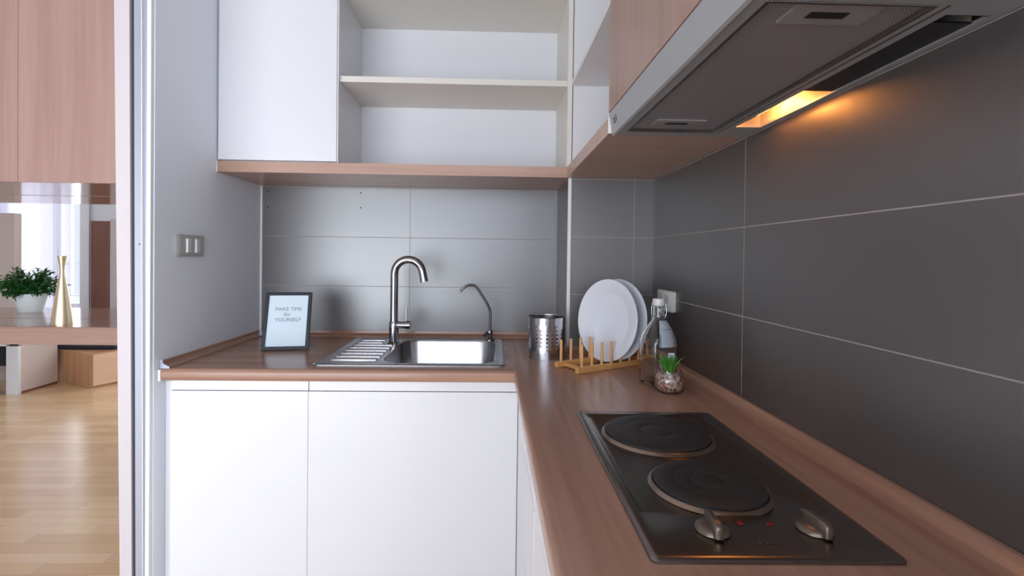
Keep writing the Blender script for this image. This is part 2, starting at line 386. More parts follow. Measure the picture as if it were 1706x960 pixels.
# ================================================================== BASE CABINETS
def base_cabinets():
    yd = YF + .022                      # door faces
    zt = WT - .0363
    def unit(name, label, x0, x1, filler=None):
        t = thing(name, label, 'cabinet', ((x0 + x1)/2, -.3, 0))
        b = MB(); bx0 = x0 if filler is None else filler
        b.box(x0, x0 + .016, yd + .02, -.03, .1, zt - .002); b.box(x1 - .016, x1, yd + .02, -.03, .1, zt - .002); b.box(x0 + .016, x1 - .016, yd + .02, -.03, .1, .116); b.box(x0 + .016, x1 - .016, -.046, -.03, .116, zt - .002)
        b.build('carcass', M['white'], t)
        MB().box(x0 + .001, x1 - .001, yd + .003, yd + .02, .794, zt - .001, .0008).build('top_rail', M['white'], t)
        MB().box(x0 + .0002, x1 - .0002, yd, yd + .0185, .105, .7922, .0008).build('door', M['white'], t)
        MB().box(x0, x1, yd + .06, yd + .075, 0, .1).build('toe_kick', M['white'], t)
        if filler is not None: MB().box(filler, x0 - .001, yd + .012, yd + .028, 0, zt - .001).build('filler_strip', M['white'], t)
    unit('base_cabinet', 'narrow white base cabinet with plain door beside left wall', -.921, -.5270, XL + .001)
    unit('base_cabinet', 'wide white sink base cabinet with plain handleless door', -.5265, .0838)
    xd = XF + .015
    t = thing('base_cabinet', 'white corner post and filler between sink cabinet and drawers', 'cabinet', (.2, -.7, 0))
    MB().box(xd, xd + .016, -.848, -.5935, .1, zt - .001, .001).build('front_panel', M['white'], t)
    MB().box(xd + .06, xd + .076, -.848, -.59, 0, .1).build('toe_kick', M['white'], t)
    t = thing('drawer_cabinet', 'white drawer cabinet with stacked handleless fronts below the hob', 'cabinet', (.3, -.98, 0))
    b = MB(); b.box(xd + .02, .54, -1.125, -1.109, .1, zt - .002); b.box(xd + .02, .54, -.866, -.85, .1, zt - .002); b.box(xd + .02, .54, -1.109, -.866, .1, .116); b.build('carcass', M['white'], t)
    for z0, z1 in ((.7245, zt - .001), (.4870, .7205), (.105, .483)):
        MB().box(xd, xd + .018, -1.1245, -.851, z0, z1, .0012).build('drawer_front', M['white'], t)
    MB().box(xd + .06, xd + .076, -1.125, -.85, 0, .1).build('toe_kick', M['white'], t)
    t = thing('base_cabinet', 'white base cabinet with filler strip after the drawers, nearest the viewer', 'cabinet', (.3, -1.7, 0))
    b = MB(); b.box(xd + .02, .54, -2.25, -2.234, .1, zt - .002); b.box(xd + .02, .54, -1.144, -1.128, .1, zt - .002); b.box(xd + .02, .54, -2.234, -1.144, .1, .116); b.build('carcass', M['white'], t)
    MB().box(xd + .001, xd + .018, -1.2445, -1.127, .105, zt - .001, .0008).build('filler_strip', M['white'], t)
    for y0, y1 in ((-1.74, -1.2485), (-2.25, -1.743)):
        MB().box(xd, xd + .018, y0, y1, .105, .738, .0012).build('door', M['white'], t)
    MB().box(xd, xd + .018, -2.25, -1.2485, .741, zt - .001, .001).build('top_rail', M['white'], t)
    MB().box(xd + .06, xd + .076, -2.25, -1.127, 0, .1).build('toe_kick', M['white'], t)
base_cabinets()

# ================================================================== WALL UNITS
def wall_units():
    ZT = 2.58
    # wooden bottom board, L-shaped
    t = thing('bottom_board', 'wooden L-shaped board along the underside of the white wall units', 'shelf board', (-.3, -.16, ZU))
    poly = [(XL + .001, -.001), (XL + .001, YU), (XU, YU), (XU, YH + .001), (XR - .001, YH + .001), (XR - .001, YC - .001), (XC - .001, YC - .001), (XC - .001, -.001)]
    b = MB(); b.prism(poly, lambda x, y: (x, y, ZU), lambda x, y: (x, y, ZUT)); b.build('board', M['board'], t)
    b = MB(); b.box(XU - .0012, XU + .006, YH - .0006, YH + .0035, ZU + .0002, ZUT, .0005); lab(b.build('end_edging', M['cream'], t), 'pale end edging')
    b = MB(); b.box(XL + .001, XL + .004, YU - .004, YU + .012, ZU - .002, ZUT + .002, .001); lab(b.build('end_cap', M['caulk'], t), 'white end cap')
    # caulk line
    # left cabinet
    xa, xb = -.9415, -.538
    t = thing('wall_cabinet', 'white wall cabinet with plain door above the picture frame', 'cabinet', (-.74, -.16, ZUT))
    z0 = ZUT + .001
    b = MB(); b.box(xa + .004, xa + .02, YU + .02, -.002, z0, ZT); b.box(xa + .02, xb - .006, YU + .02, -.002, z0, z0 + .016); b.box(xa + .02, xb - .006, -.012, -.002, z0 + .016, ZT); b.box(xb - .02, xb - .004, YU + .02, -.002, z0 + .016, ZT)
    b.build('carcass', M['white'], t)
    MB().box(xa + .003, xb, YU + .001, YU + .019, z0 + .004, ZT, .001).build('door', M['white'], t)
    # open unit over the sink
    xa, xb = -.537, .2745
    t = thing('open_shelf_unit', 'white open wall unit with shelves above the sink', 'shelf unit', (-.13, -.16, ZUT))
    b = MB(); b.box(xa, xa + .004, YU + .004, -.002, z0, ZT); lab(b.build('side_panel', M['white'], t), 'thin left side panel')
    b = MB(); b.box(xb + .004, xb + .012, YU + .0105, -.002 , z0, ZT) if False else b.box(xb - .003, xb - .0025 + .0, YU + .012, YC, z0, ZT)
    b.bm.free(); b = MB(); b.box(xb - .016, xb, YU + .001, -.002, z0, ZT); b.build('side_panel', M['cream'], t)
    MB().box(xa + .004, xb - .016, -.02, -.003, z0, ZT).build('back_panel', M['white'], t)
    MB().box(xa + .004, xb - .016, YU + .020, -.0205, 1.793, 1.8135, .0008).build('shelf', M['cream'], t)
    MB().box(xa + .004, xb - .016, YU + .020, -.0205, 2.109, 2.13, .0008).build('shelf', M['cream'], t)
    # corner open unit on the right
    t = thing('open_shelf_unit', 'white open corner wall unit between sink shelves and hood cabinet', 'shelf unit', (.42, -.6, ZUT))
    yb = YU - .002
    MB().box(.2765, XR - .002, yb - .012, yb, z0, ZT).build('side_panel', M['white'], t)
    MB().box(.2640, XR - .002, YH + .002, YH + .016, z0, ZT).build('side_panel', M['white'], t)
    MB().box(XR - .016, XR - .002, YH + .016, yb - .012, z0, ZT).build('back_panel', M['white'], t)
    MB().box(.2700, XR - .016, YH + .016, yb - .012, 1.784, 1.803, .0008).build('shelf', M['white'], t)
    MB().box(.2700, XR - .016, YH + .016, yb - .012, 2.109, 2.13, .0008).build('shelf', M['white'], t)
    # cabinet over the hood
    t = thing('wall_cabinet', 'wood-fronted wall cabinet mounted above the range hood', 'cabinet', (.42, -1.23, 1.516))
    MB().box(XU + .02, XR - .003, -1.535, YH - .002, 1.56, ZT).build('carcass', M['white'], t)
    MB().box(XU - .001, XU + .018, -1.535, YH - .001, 1.5165, ZT, .0008).build('door', M['door_y'], t)
wall_units()

# ================================================================== RANGE HOOD
def hood():
    t = thing('range_hood', 'silver built-in range hood with a lit lamp under wood cabinet', 'range hood', (.42, -1.22, 1.467))
    x0, x1, y0, y1, zb, zt = .268, XR - .004, -1.530, YH - .002, 1.467, 1.5145
    # body: underside frame with openings for the filter and the lamp trough
    fx0, fx1, fy0, fy1 = .290, .478, -1.505, -.968          # filter opening
    lx0, lx1, ly0, ly1 = .504, .556, -1.485, -1.016         # lamp trough
    b = MB()
    for c in ((x0, fx0, y0, y1), (fx0, x1, fy1, y1), (fx0, x1, y0, fy0), (fx1, lx0, fy0, fy1), (lx1, x1, fy0, fy1), (lx0, lx1, ly1, fy1), (lx0, lx1, fy0, ly0)):
        b.box(c[0], c[1], c[2], c[3], zb, zb + .004)
    b.box(x0, x1, y0, y1, zt - .003, zt); b.box(x0, x0 + .004, y0, y1, zb + .004, zt - .003); b.box(x1 - .003, x1, y0, y1, zb + .004, zt - .003); b.box(x0 + .004, x1 - .003, y0, y0 + .004, zb + .004, zt - .003); b.box(x0 + .004, x1 - .003, y1 - .004, y1, zb + .004, zt - .003)
    b.build('housing', M['hood'], t)
    b = MB(); b.prism([(XU, 1.5145), (XU + .0075, 1.466), (XU + .0120, 1.464), (XU + .0095, 1.5145)], lambda x, z: (x, y0 - .001, z), lambda x, z: (x, YH - .0008, z))
    fa = b.build('front_fascia', M['hood'], t)
    # badge: two small dark strokes
    def onf(y, z): return (XU + .0075*(1.5145 - z)/.0485 - .0004, y, z)
    b = MB()
    b.tube([onf(-.958, 1.494), onf(-.964, 1.497), onf(-.970, 1.4945), onf(-.968, 1.490), onf(-.961, 1.485), onf(-.972, 1.4845)], .0008, 6)
    b.tube([onf(-.976, 1.4855), onf(-.982, 1.491), onf(-.980, 1.497), onf(-.974, 1.498)], .0008, 6)
    b.build('badge', M['groove'], fa)
    # filter panel with a raised rim, two latches
    b = MB(); b.box(fx0 + .001, fx1 - .001, fy0 + .001, fy1 - .001, zb + .0045, zb + .007)
    fp = b.build('filter_panel', M['filter'], t)
    b = MB()
    for c in ((fx0, fx0 + .004, fy0, fy1), (fx1 - .005, fx1, fy0, fy1), (fx0 + .004, fx1 - .005, fy0, fy0 + .004), (fx0 + .004, fx1 - .005, fy1 - .005, fy1)):
        b.box(c[0], c[1], c[2], c[3], zb - .0015, zb + .004, .0006)
    b.box(fx1 + .010, fx1 + .012, fy0, fy1, zb - .001, zb + .002)
    b.build('rim', M['steel_dark'], fp)
    for yc, s in ((-1.026, 1), (-1.474, -1)):
        l_ = MB().box(.330, .430, yc - .022, yc + .022, zb + .0015, zb + .0044, .0006).build('latch', M['latch'], fp)
        MB().box(.352, .400, yc + s*.006 - .0065, yc + s*.006 + .0065, zb + .0005, zb + .0014).build('finger_slot', M['dark'], fp) if False else None
        MB().box(.354, .398, yc - .0065, yc + .0065, zb + .0007, zb + .0016).build('finger_slot', M['dark'], fp)
    # lamp trough
    b = MB()
    zt2 = zb + .034
    b.box(lx0 - .002, lx0, ly0, ly1, zb + .004, zt2); b.box(lx1, lx1 + .002, ly0, ly1, zb + .004, zt2); b.box(lx0 - .002, lx1 + .002, ly1, ly1 + .002, zb + .004, zt2); b.box(lx0 - .002, lx1 + .002, ly0 - .002, ly0, zb + .004, zt2); b.box(lx0 - .002, lx1 + .002, ly0 - .002, ly1 + .002, zt2, zt2 + .002)
    b.build('lamp_trough', M['warm'], t)
    MB().box(lx0 + .0005, lx1 - .0005, -1.230, -1.2285, zb + .010, zt2 - .001).build('divider', M['warm'], t)
    MB().box(lx0 + .001, lx1 - .001, ly0 + .022, -1.2305, zb + .002, zb + .004).build('blank_cover', M['dark'], t)
    MB().box(lx0 + .001, lx1 - .001, -1.2285, ly1 - .001, zb + .002, zb + .0032).build('lamp_cover', M['cover'], t)
    MB().box(lx0 + .0004, lx1 - .0004, ly0 + .0004, ly0 + .0218, zb + .012, zb + .014).build('vent_slot', M['dark'], t)
    MB().box(lx0 + .0003, lx0 + .0013, ly0 + .0004, ly0 + .0218, zb + .0042, zb + .0119).build('slot_lining', M['dark'], t)
    MB().box(lx1 - .0013, lx1 - .0003, ly0 + .0004, ly0 + .0218, zb + .0042, zb + .0119).build('slot_lining', M['dark'], t)
    MB().box(lx0 + .0015, lx1 - .0015, ly0 + .0004, ly0 + .0014, zb + .0001, zb + .0119).build('slot_lining', M['dark'], t)
    xm, ym, zm = (lx0 + lx1)/2, -1.068, zb + .021
    MB().tube([(xm, ym - .02, zm), (xm, ym - .017, zm), (xm, ym + .018, zm), (xm, ym + .02, zm)], [.003, .0065, .0065, .003], 12).build('bulb', M['bulb'], t, 60)
    MB().tube([(xm, ym + .021, zm), (xm, ly1 - .0005, zm)], .007, 12).build('socket', M['plastic'], t)
    d = bpy.data.lights.new('hood_lamp', 'POINT'); d.energy = 0.8; d.color = (1, .36, .075); d.shadow_soft_size = .006
    o = bpy.data.objects.new('hood_lamp', d); COL.objects.link(o); o.location = (xm, ym - .040, zb + .024)
hood()

# ================================================================== SINK
def sink():
    t = thing('kitchen_sink', 'stainless steel inset sink with a ribbed draining board', 'sink', (-.24, -.31, WT))
    cx, cy, hw, hh = (SKX0+SKX1)/2, (SKY0+SKY1)/2, (SKX1-SKX0)/2, (SKY1-SKY0)/2
    bx0, bx1, by0, by1 = -.333, .016, -.525, -.118
    bx, by, bw, bh = (bx0+bx1)/2, (by0+by1)/2, (bx1-bx0)/2, (by1-by0)/2
    z = WT
    rings = [rr(cx, cy, hw, hh, .02, z + .0005), rr(cx, cy, hw, hh, .02, z + .0025), rr(cx, cy, hw - .003, hh - .003, .018, z + .0045), rr(cx, cy, hw - .010, hh - .010, .014, z + .0045), rr(cx, cy, hw - .014, hh - .014, .012, z + .0025),
             rr(bx, by, bw + .012, bh + .012, .075, z + .0025), rr(bx, by, bw + .006, bh + .006, .07, z + .0035), rr(bx, by, bw + .003, bh + .003, .067, z + .003)]
    MB().loft(rings).build('rim_plate', M['steel'], t, 50)
    rings = [rr(bx, by, bw + .003, bh + .003, .067, z + .003), rr(bx, by, bw, bh, .065, z - .004), rr(bx, by, bw - .008, bh - .008, .06, z - .12), rr(bx, by, bw - .016, bh - .016, .055, z - .142), rr(bx, by, bw - .035, bh - .035, .045, z - .152), rr(bx, by, .045, .045, .0445, z - .156)]
    bo = MB().loft(rings, False, True).build('bowl', M['steel'], t, 50)
    MB().lathe([(.0, z - .150), (.02, z - .151), (.034, z - .1525), (.040, z - .1545), (.041, z - .156)], (bx, by), 28).build('drain', M['chrome'], bo, 50)
    b = MB()
    n = 8
    for i in range(n):
        y = -.135 - i*(.355/(n - 1))
        xl = -.500; xr = -.352 if y < -.22 else -.398
        b.tube([(xl, y, z + .002), (xl + .008, y, z + .0035), (xr - .008, y, z + .0035), (xr, y, z + .002)], [.002, .0055, .0055, .002], 10)
    b.build('drainer_ribs', M['steel'], t, 60)
sink()

def faucet():
    x, y = -.3595, -.196; z = WT + .003
    t = thing('kitchen_faucet', 'tall chrome gooseneck mixer faucet with side lever at the sink', 'faucet', (x, y, z))
    b = MB(); b.lathe([(0, z), (.024, z), (.024, z + .004), (.0185, z + .008), (.0175, z + .06), (.0175, z + .0815), (.0165, z + .083), (0, z + .083)], (x, y), 28)
    b.build('body', M['chrome'], t, 40)
    pts = [(x, y, z + .08), (x, y, z + .16), (x, y, z + .23)]
    R0 = .0535; cxx, cz = x + R0, 1.1235
    for k in range(0, 17):
        a = math.pi - k/16*R(168)
        pts.append((cxx + R0*math.cos(a), y - .0012*k, cz + R0*math.sin(a)))
    e = pts[-1]; pts.append((e[0] + .0028, e[1] - .001, e[2] - .012)); pts.append((e[0] + .0062, e[1] - .002, e[2] - .030))
    sp = MB().tube(pts, .0142, 18).build('spout', M['chrome'], t, 40)
    p = Vector(pts[-1]); dq = (p - Vector(pts[-2])).normalized()
    MB().tube([p - dq*.003, p + dq*.009], .0150, 18).build('aerator', M['chrome'], sp, 40)
    lv = MB().tube([(x + .012, y, .9325), (x + .042, y, .9325), (x + .0421, y, .9325), (x + .060, y, .9325)], [.0125, .0125, .0150, .0150], 20).build('lever', M['chrome'], t, 30)
    MB().tube([(x + .046, y, .944), (x + .0455, y, .975), (x + .0462, y, 1.003)], [.0034, .003, .0026], 10).build('rod', M['chrome'], lv, 40)
    x, y = -.002, -.098
    t = thing('filter_faucet', 'slim chrome drinking-water tap with curved spout by right end of sink', 'faucet', (x, y, z))
    MB().lathe([(0, z), (.019, z), (.019, z + .004), (.010, z + .009), (.010, z + .020), (.012, z + .024), (.012, z + .036), (.007, z + .042), (0, z + .042)], (x, y), 22).build('base', M['chrome'], t, 40)
    P = [(x, y, .90), (x + .001, y - .001, .94), (x + .001, y - .003, .974), (x - .004, y - .005, .992), (x - .022, y - .012, 1.024), (x - .042, y - .018, 1.056), (x - .054, y - .022, 1.073), (x - .068, y - .026, 1.0815), (x - .085, y - .03, 1.0805), (x - .100, y - .034, 1.073), (x - .118, y - .038, 1.0555)]
    # smooth the path
    def smooth(P, it=2):
        for _ in range(it):
            Q = [P[0]]
            for a, c in zip(P, P[1:]):
                a, c = Vector(a), Vector(c); Q += [a*.75 + c*.25, a*.25 + c*.75]
            Q.append(P[-1]); P = Q
        return P
    MB().tube(smooth(P), .0052, 12).build('spout', M['chrome'], t, 40)
    k = MB().tube([(x, y, z + .030), (x - .014, y - .012, z + .026)], .0075, 14).build('knob', M['chrome'], t, 40)
    MB().tube([(x - .014, y - .012, z + .026), (x - .022, y - .018, z + .018)], [.005, .009], 12).build('handle', M['chrome'], k, 40)
faucet()

# ================================================================== HOB
def hob():
    ca, sa = math.cos(-.0138), math.sin(-.0138)
    ox, oy, w, l = .1845, -.9914, .2831, .5093
    def P(a, b_, z): return (ox + a*ca + b_*sa, oy + a*sa - b_*ca, z)       # a across, b towards the viewer
    rot = -.0138
    cx, cy, _ = P(w/2, l/2, 0)
    t = thing('electric_hob', 'two-plate stainless electric hob set into the worktop', 'hob', (cx, cy, WT))
    z = WT
    rx, ry, _ = P(w/2 - .0035, .0235 + .1975, 0); rw, rh = .124, .1975
    rings = [rr(cx, cy, w/2, l/2, .008, z + .0004, rot), rr(cx, cy, w/2, l/2, .008, z + .003, rot), rr(cx, cy, w/2 - .002, l/2 - .002, .007, z + .005, rot), rr(cx, cy, w/2 - .009, l/2 - .009, .005, z + .0055, rot),
             rr(rx, ry, rw, rh, .014, z + .0055, rot), rr(rx, ry, rw - .003, rh - .003, .012, z + .0042, rot), rr(rx, ry, rw - .007, rh - .007, .010, z + .0025, rot)]
    MB().loft(rings, False, True).build('top_plate', M['steel_dark'], t, 45)
    for (x, y, r) in ((.3110, -1.1265, .0935), (.3160, -1.3300, .0765)):
        h = MB().lathe([(0, z + .0125), (r*.30, z + .0125), (r*.31, z + .0122), (r*.32, z + .0126), (r*.62, z + .0128), (r*.63, z + .0126), (r*.64, z + .0128), (r - .004, z + .0126), (r, z + .0105), (r, z + .004)], (x, y), 56)
        ho = h.build('hotplate', M['iron'], t, 35)
        MB().lathe([(r + .0005, z + .003), (r + .0005, z + .0075), (r + .002, z + .0082), (r + .0042, z + .0074), (r + .006, z + .0045), (r + .0075, z + .003)], (x, y), 56).build('trim_ring', M['ring'], ho, 40)
    for (x, y, ang) in ((.2695, -1.4445, R(-6)), (.3945, -1.4440, R(6))):
        k = MB().lathe([(0, z + .013), (.0165, z + .0125), (.0195, z + .010), (.0205, z + .0065), (.0200, z + .0058)], (x, y), 30).build('knob', M['knob'], t, 40)
        b = MB()
        prof = [(-.0052, .008), (.0052, .008), (.0046, .022), (.0030, .0245), (-.0030, .0245), (-.0046, .022)]
        mrot = Matrix.Translation((x, y, z)) @ Matrix.Rotation(ang, 4, 'Z')
        b.loft([[(u*f, yy, .008 + (v - .008)*g) for u, v in prof] for yy, f, g in ((.0235, .35, .55), (.022, .6, .75), (.010, .85, .95), (-.008, 1, 1.0), (-.019, 1.1, 1.0), (-.0235, .95, .8), (-.025, .6, .55))], True, True)
        b.xform(mrot); b.build('grip', M['knob'], k, 40)
    for x, y in ((.3118, -1.4290), (.3479, -1.4310)):
        MB().lathe([(0, z + .0066), (.0034, z + .0066), (.0044, z + .0056)], (x, y), 14).build('indicator_light', M['red'], t, 40)
    b = MB()
    x0, y0 = .305, -1.474
    b.tube([(x0, y0 + .004, z + .0056), (x0 + .003, y0, z + .0056), (x0 + .006, y0 + .004, z + .0056), (x0 + .010, y0 + .002, z + .0056), (x0 + .014, y0 + .003, z + .0056), (x0 + .017, y0 + .001, z + .0056), (x0 + .026, y0 + .001, z + .0056)], .0007, 6)
    b.build('badge', M['dark'], t)
hob()

# ================================================================== SMALL THINGS ON THE WORKTOP
def text_mesh(s, size, loc, m, parent, name, shear=0.0, bold=0.0, mx=None):
    cu = bpy.data.curves.new(name, 'FONT'); cu.body = s; cu.size = size; cu.align_x = 'CENTER'; cu.align_y = 'CENTER'; cu.shear = shear; cu.extrude = .0002; cu.offset = bold
    tmp = bpy.data.objects.new('tmp', cu); COL.objects.link(tmp)
    dg = bpy.context.evaluated_depsgraph_get(); me = bpy.data.meshes.new_from_object(tmp.evaluated_get(dg)); me.name = name
    bpy.data.objects.remove(tmp); bpy.data.curves.remove(cu)
    me.transform(mx); me.materials.clear(); me.materials.append(m)
    o = bpy.data.objects.new(name, me); COL.objects.link(o); o.parent = parent; o['_o'] = list(parent['_o']); return o
def frame():
    p0 = Vector((-.7764, -.3533, WT)); a = R(10.3); lean = R(19)
    t = thing('picture_frame', 'black framed motto print standing on the worktop', 'picture frame', tuple(p0))
    # local: u right, v up the face, w out of the face
    U = Vector((math.cos(a), math.sin(a), 0)); bk = Vector((-math.sin(a), math.cos(a), 0))
    V = Vector((0, 0, 1))*math.cos(lean) + bk*math.sin(lean); Wn = U.cross(V)
    mx = Matrix((U, V, Wn)).transposed().to_4x4(); mw = Matrix.Translation(p0) @ mx
    w, h, f = .152, .203, .0115
    off = .0045
    b = MB(); b.box(0, w, 0, f, -.012, 0, .001); b.box(0, w, h - f, h, -.012, 0, .001); b.box(0, f, f, h - f, -.012, 0, .001); b.box(w - f, w, f, h - f, -.012, 0, .001)
    mw = Matrix.Translation((0, 0, off)) @ mw
    b.xform(mw); b.build('frame_moulding', M['black'], t)
    b = MB(); b.box(f - .002, w - f + .002, f - .002, h - f + .002, -.008, -.004); b.xform(mw); pr_ = b.build('print', M['paper'], t)
    ml = mx.copy(); ml.translation = Vector((0, 0, off))
    for s, sz, v, sh, nm in (('MAKE TIME', .0175, .142, 0, 'lettering'), ('for', .019, .1235, .35, 'lettering'), ('YOURSELF', .0185, .104, 0, 'lettering')):
        text_mesh(s, sz, None, M['ink'], pr_, nm, sh, 0, ml @ Matrix.Translation((w/2 + (.001 if s != 'for' else -.004), v, -.0036)))
    b = MB(); b.box(w/2 - .02, w/2 + .02, .01, .12, -.016, -.0125); b.xform(mw); b.build('backing', M['black'], t)
    foot = p0 + U*(w/2) + bk*.115 + Vector((0, 0, .0052)); top = mw @ Vector((w/2, .12, -.014))
    b = MB(); b.tube([top, foot], .004, 8); b.build('easel_leg', M['black'], t)
frame()

def caddy():
    cx, cy, r, h, z = .187, -.402, .0605, .135, WT + .0004
    t = thing('utensil_caddy', 'perforated stainless steel utensil holder beside bamboo rack', 'utensil holder', (cx, cy, z))
    b = bmesh.new(); ncol = 22; rows = 9; rh = .0125; z0 = z + .012
    sizes = [0, .0018, .0024, .0030, .0036, .0030, .0024, .0018, 0]
    def mp(a, zz, rad=r): return (cx + rad*math.cos(a), cy + rad*math.sin(a), zz)
    da = 2*math.pi/ncol; S = 4
    def cell(a0, zz0, hw, hh, rad):
        # border loop and hole loop of 16 points
        L = 16
        bord = []; hole = []
        for k in range(L):
            th = 2*math.pi*k/L + math.pi/4
            c, s_ = math.cos(th), math.sin(th); q = max(abs(c), abs(s_))
            bord.append((a0 + hw*c/q, zz0 + hh*s_/q)); hole.append((a0 + rad*c/r, zz0 + rad*s_))
        vb = [b.verts.new(mp(*p)) for p in bord]
        if rad <= 0:
            b.faces.new(vb); return
        vh = [b.verts.new(mp(*p)) for p in hole]
        for k in range(L): b.faces.new((vb[k], vb[(k+1) % L], vh[(k+1) % L], vh[k]))
    for i in range(ncol):
        for j in range(rows):
            rad = sizes[j] if i % 2 == 0 else (sizes[j]*.75 if 1 < j < 7 else 0)
            cell(i*da + .06, z0 + rh*(j + .5), da/2, rh/2, rad)
        for (za, zb_) in ((z, z0), (z0 + rh*rows, z + h)):
            for k in range(S):
                a0 = i*da + .06 - da/2 + da*k/S; a1 = a0 + da/S
                b.faces.new([b.verts.new(mp(*p)) for p in ((a0, za), (a1, za), (a1, zb_), (a0, zb_))])
    bmesh.ops.remove_doubles(b, verts=b.verts[:], dist=1e-5)
    m = MB(); m.bm.free(); m.bm = b
    m.build('perforated_wall', M['steel'], t, 60)
    MB().lathe([(r + .0012, z + h - .002), (r + .0016, z + h), (r, z + h + .0012), (r - .0012, z + h), (r - .0008, z + h - .003)], (cx, cy), 48).build('rolled_rim', M['steel'], t, 60)
    MB().lathe([(0, z + .002), (r - .001, z + .002), (r + .0008, z + .0035), (r + .0008, z + .0002), (0, z + .0002)], (cx, cy), 48).build('floor_disc', M['steel'], t, 40)
caddy()

# bamboo rack and plates
RA = R(31); RU = Vector((math.cos(RA), math.sin(RA), 0)); RV = Vector((-math.sin(RA), math.cos(RA), 0)); RP = Vector((.2475, -.640, WT + .0004))
def rack():
    t = thing('dish_rack', 'bamboo dish rack with upright pegs holding white plates', 'dish rack', tuple(RP + RU*.16 + RV*.05))
    m = Matrix((RU, RV, Vector((0, 0, 1)))).transposed().to_4x4(); m.translation = RP
    L, gap, bw, bh = .310, .094, .015, .0165
    for v in (0, gap):
        b = MB(); b.box(0, L, v - bw/2, v + bw/2, 0, bh, .0015); b.xform(m); b.build('rail', M['bamboo'], t)
    for u in (.032, .285):
        b = MB(); b.box(u - .007, u + .007, bw/2 + .0002, gap - bw/2 - .0002, .003, .012, .001); b.xform(m); b.build('crossbar', M['bamboo'], t)
    for v in (0, gap):
        for i in range(8):
            u = .019 + i*.0388
            b = MB(); b.tube([(u, v, bh - .004), (u, v, bh + .064), (u, v, bh + .0655)], [.0043, .0043, .0034], 12); b.xform(m); b.build('peg', M['bamboo'], t, 40)
    prof = [(0, .004), (.078, .004), (.088, .0055), (.098, .0105), (.1255, .0175), (.1275, .0190), (.1268, .0206), (.1245, .0202), (.098, .0130), (.086, .0085), (.078, .0070), (0, .0070)]
    labs = ('white dinner plate standing in front in the bamboo rack', 'white dinner plate leaning behind the front plate in the rack')
    for i, u in enumerate((.1505, .1905)):
        # plate axis along -RU (face towards the viewer's left), leaning slightly back
        ax = (-RU*math.cos(R(6)) + Vector((0, 0, 1))*math.sin(R(6))).normalized()
        up = (Vector((0, 0, 1))*math.cos(R(6)) + RU*math.sin(R(6))).normalized(); sd = up.cross(ax)
        c = RP + RU*u + RV*(gap*.5) + up*.1275 + Vector((0, 0, .0115))
        mm = Matrix((sd, up, ax)).transposed().to_4x4(); mm.translation = c - ax*.012
        b = MB(); b.lathe(prof, (0, 0), 64); b.xform(mm)
        tag(b.build('dinner_plate', M['china'], None, 40, base=(c.x, c.y, WT + .012)), labs[i], 'plate', 'white plates in the bamboo rack')
rack()

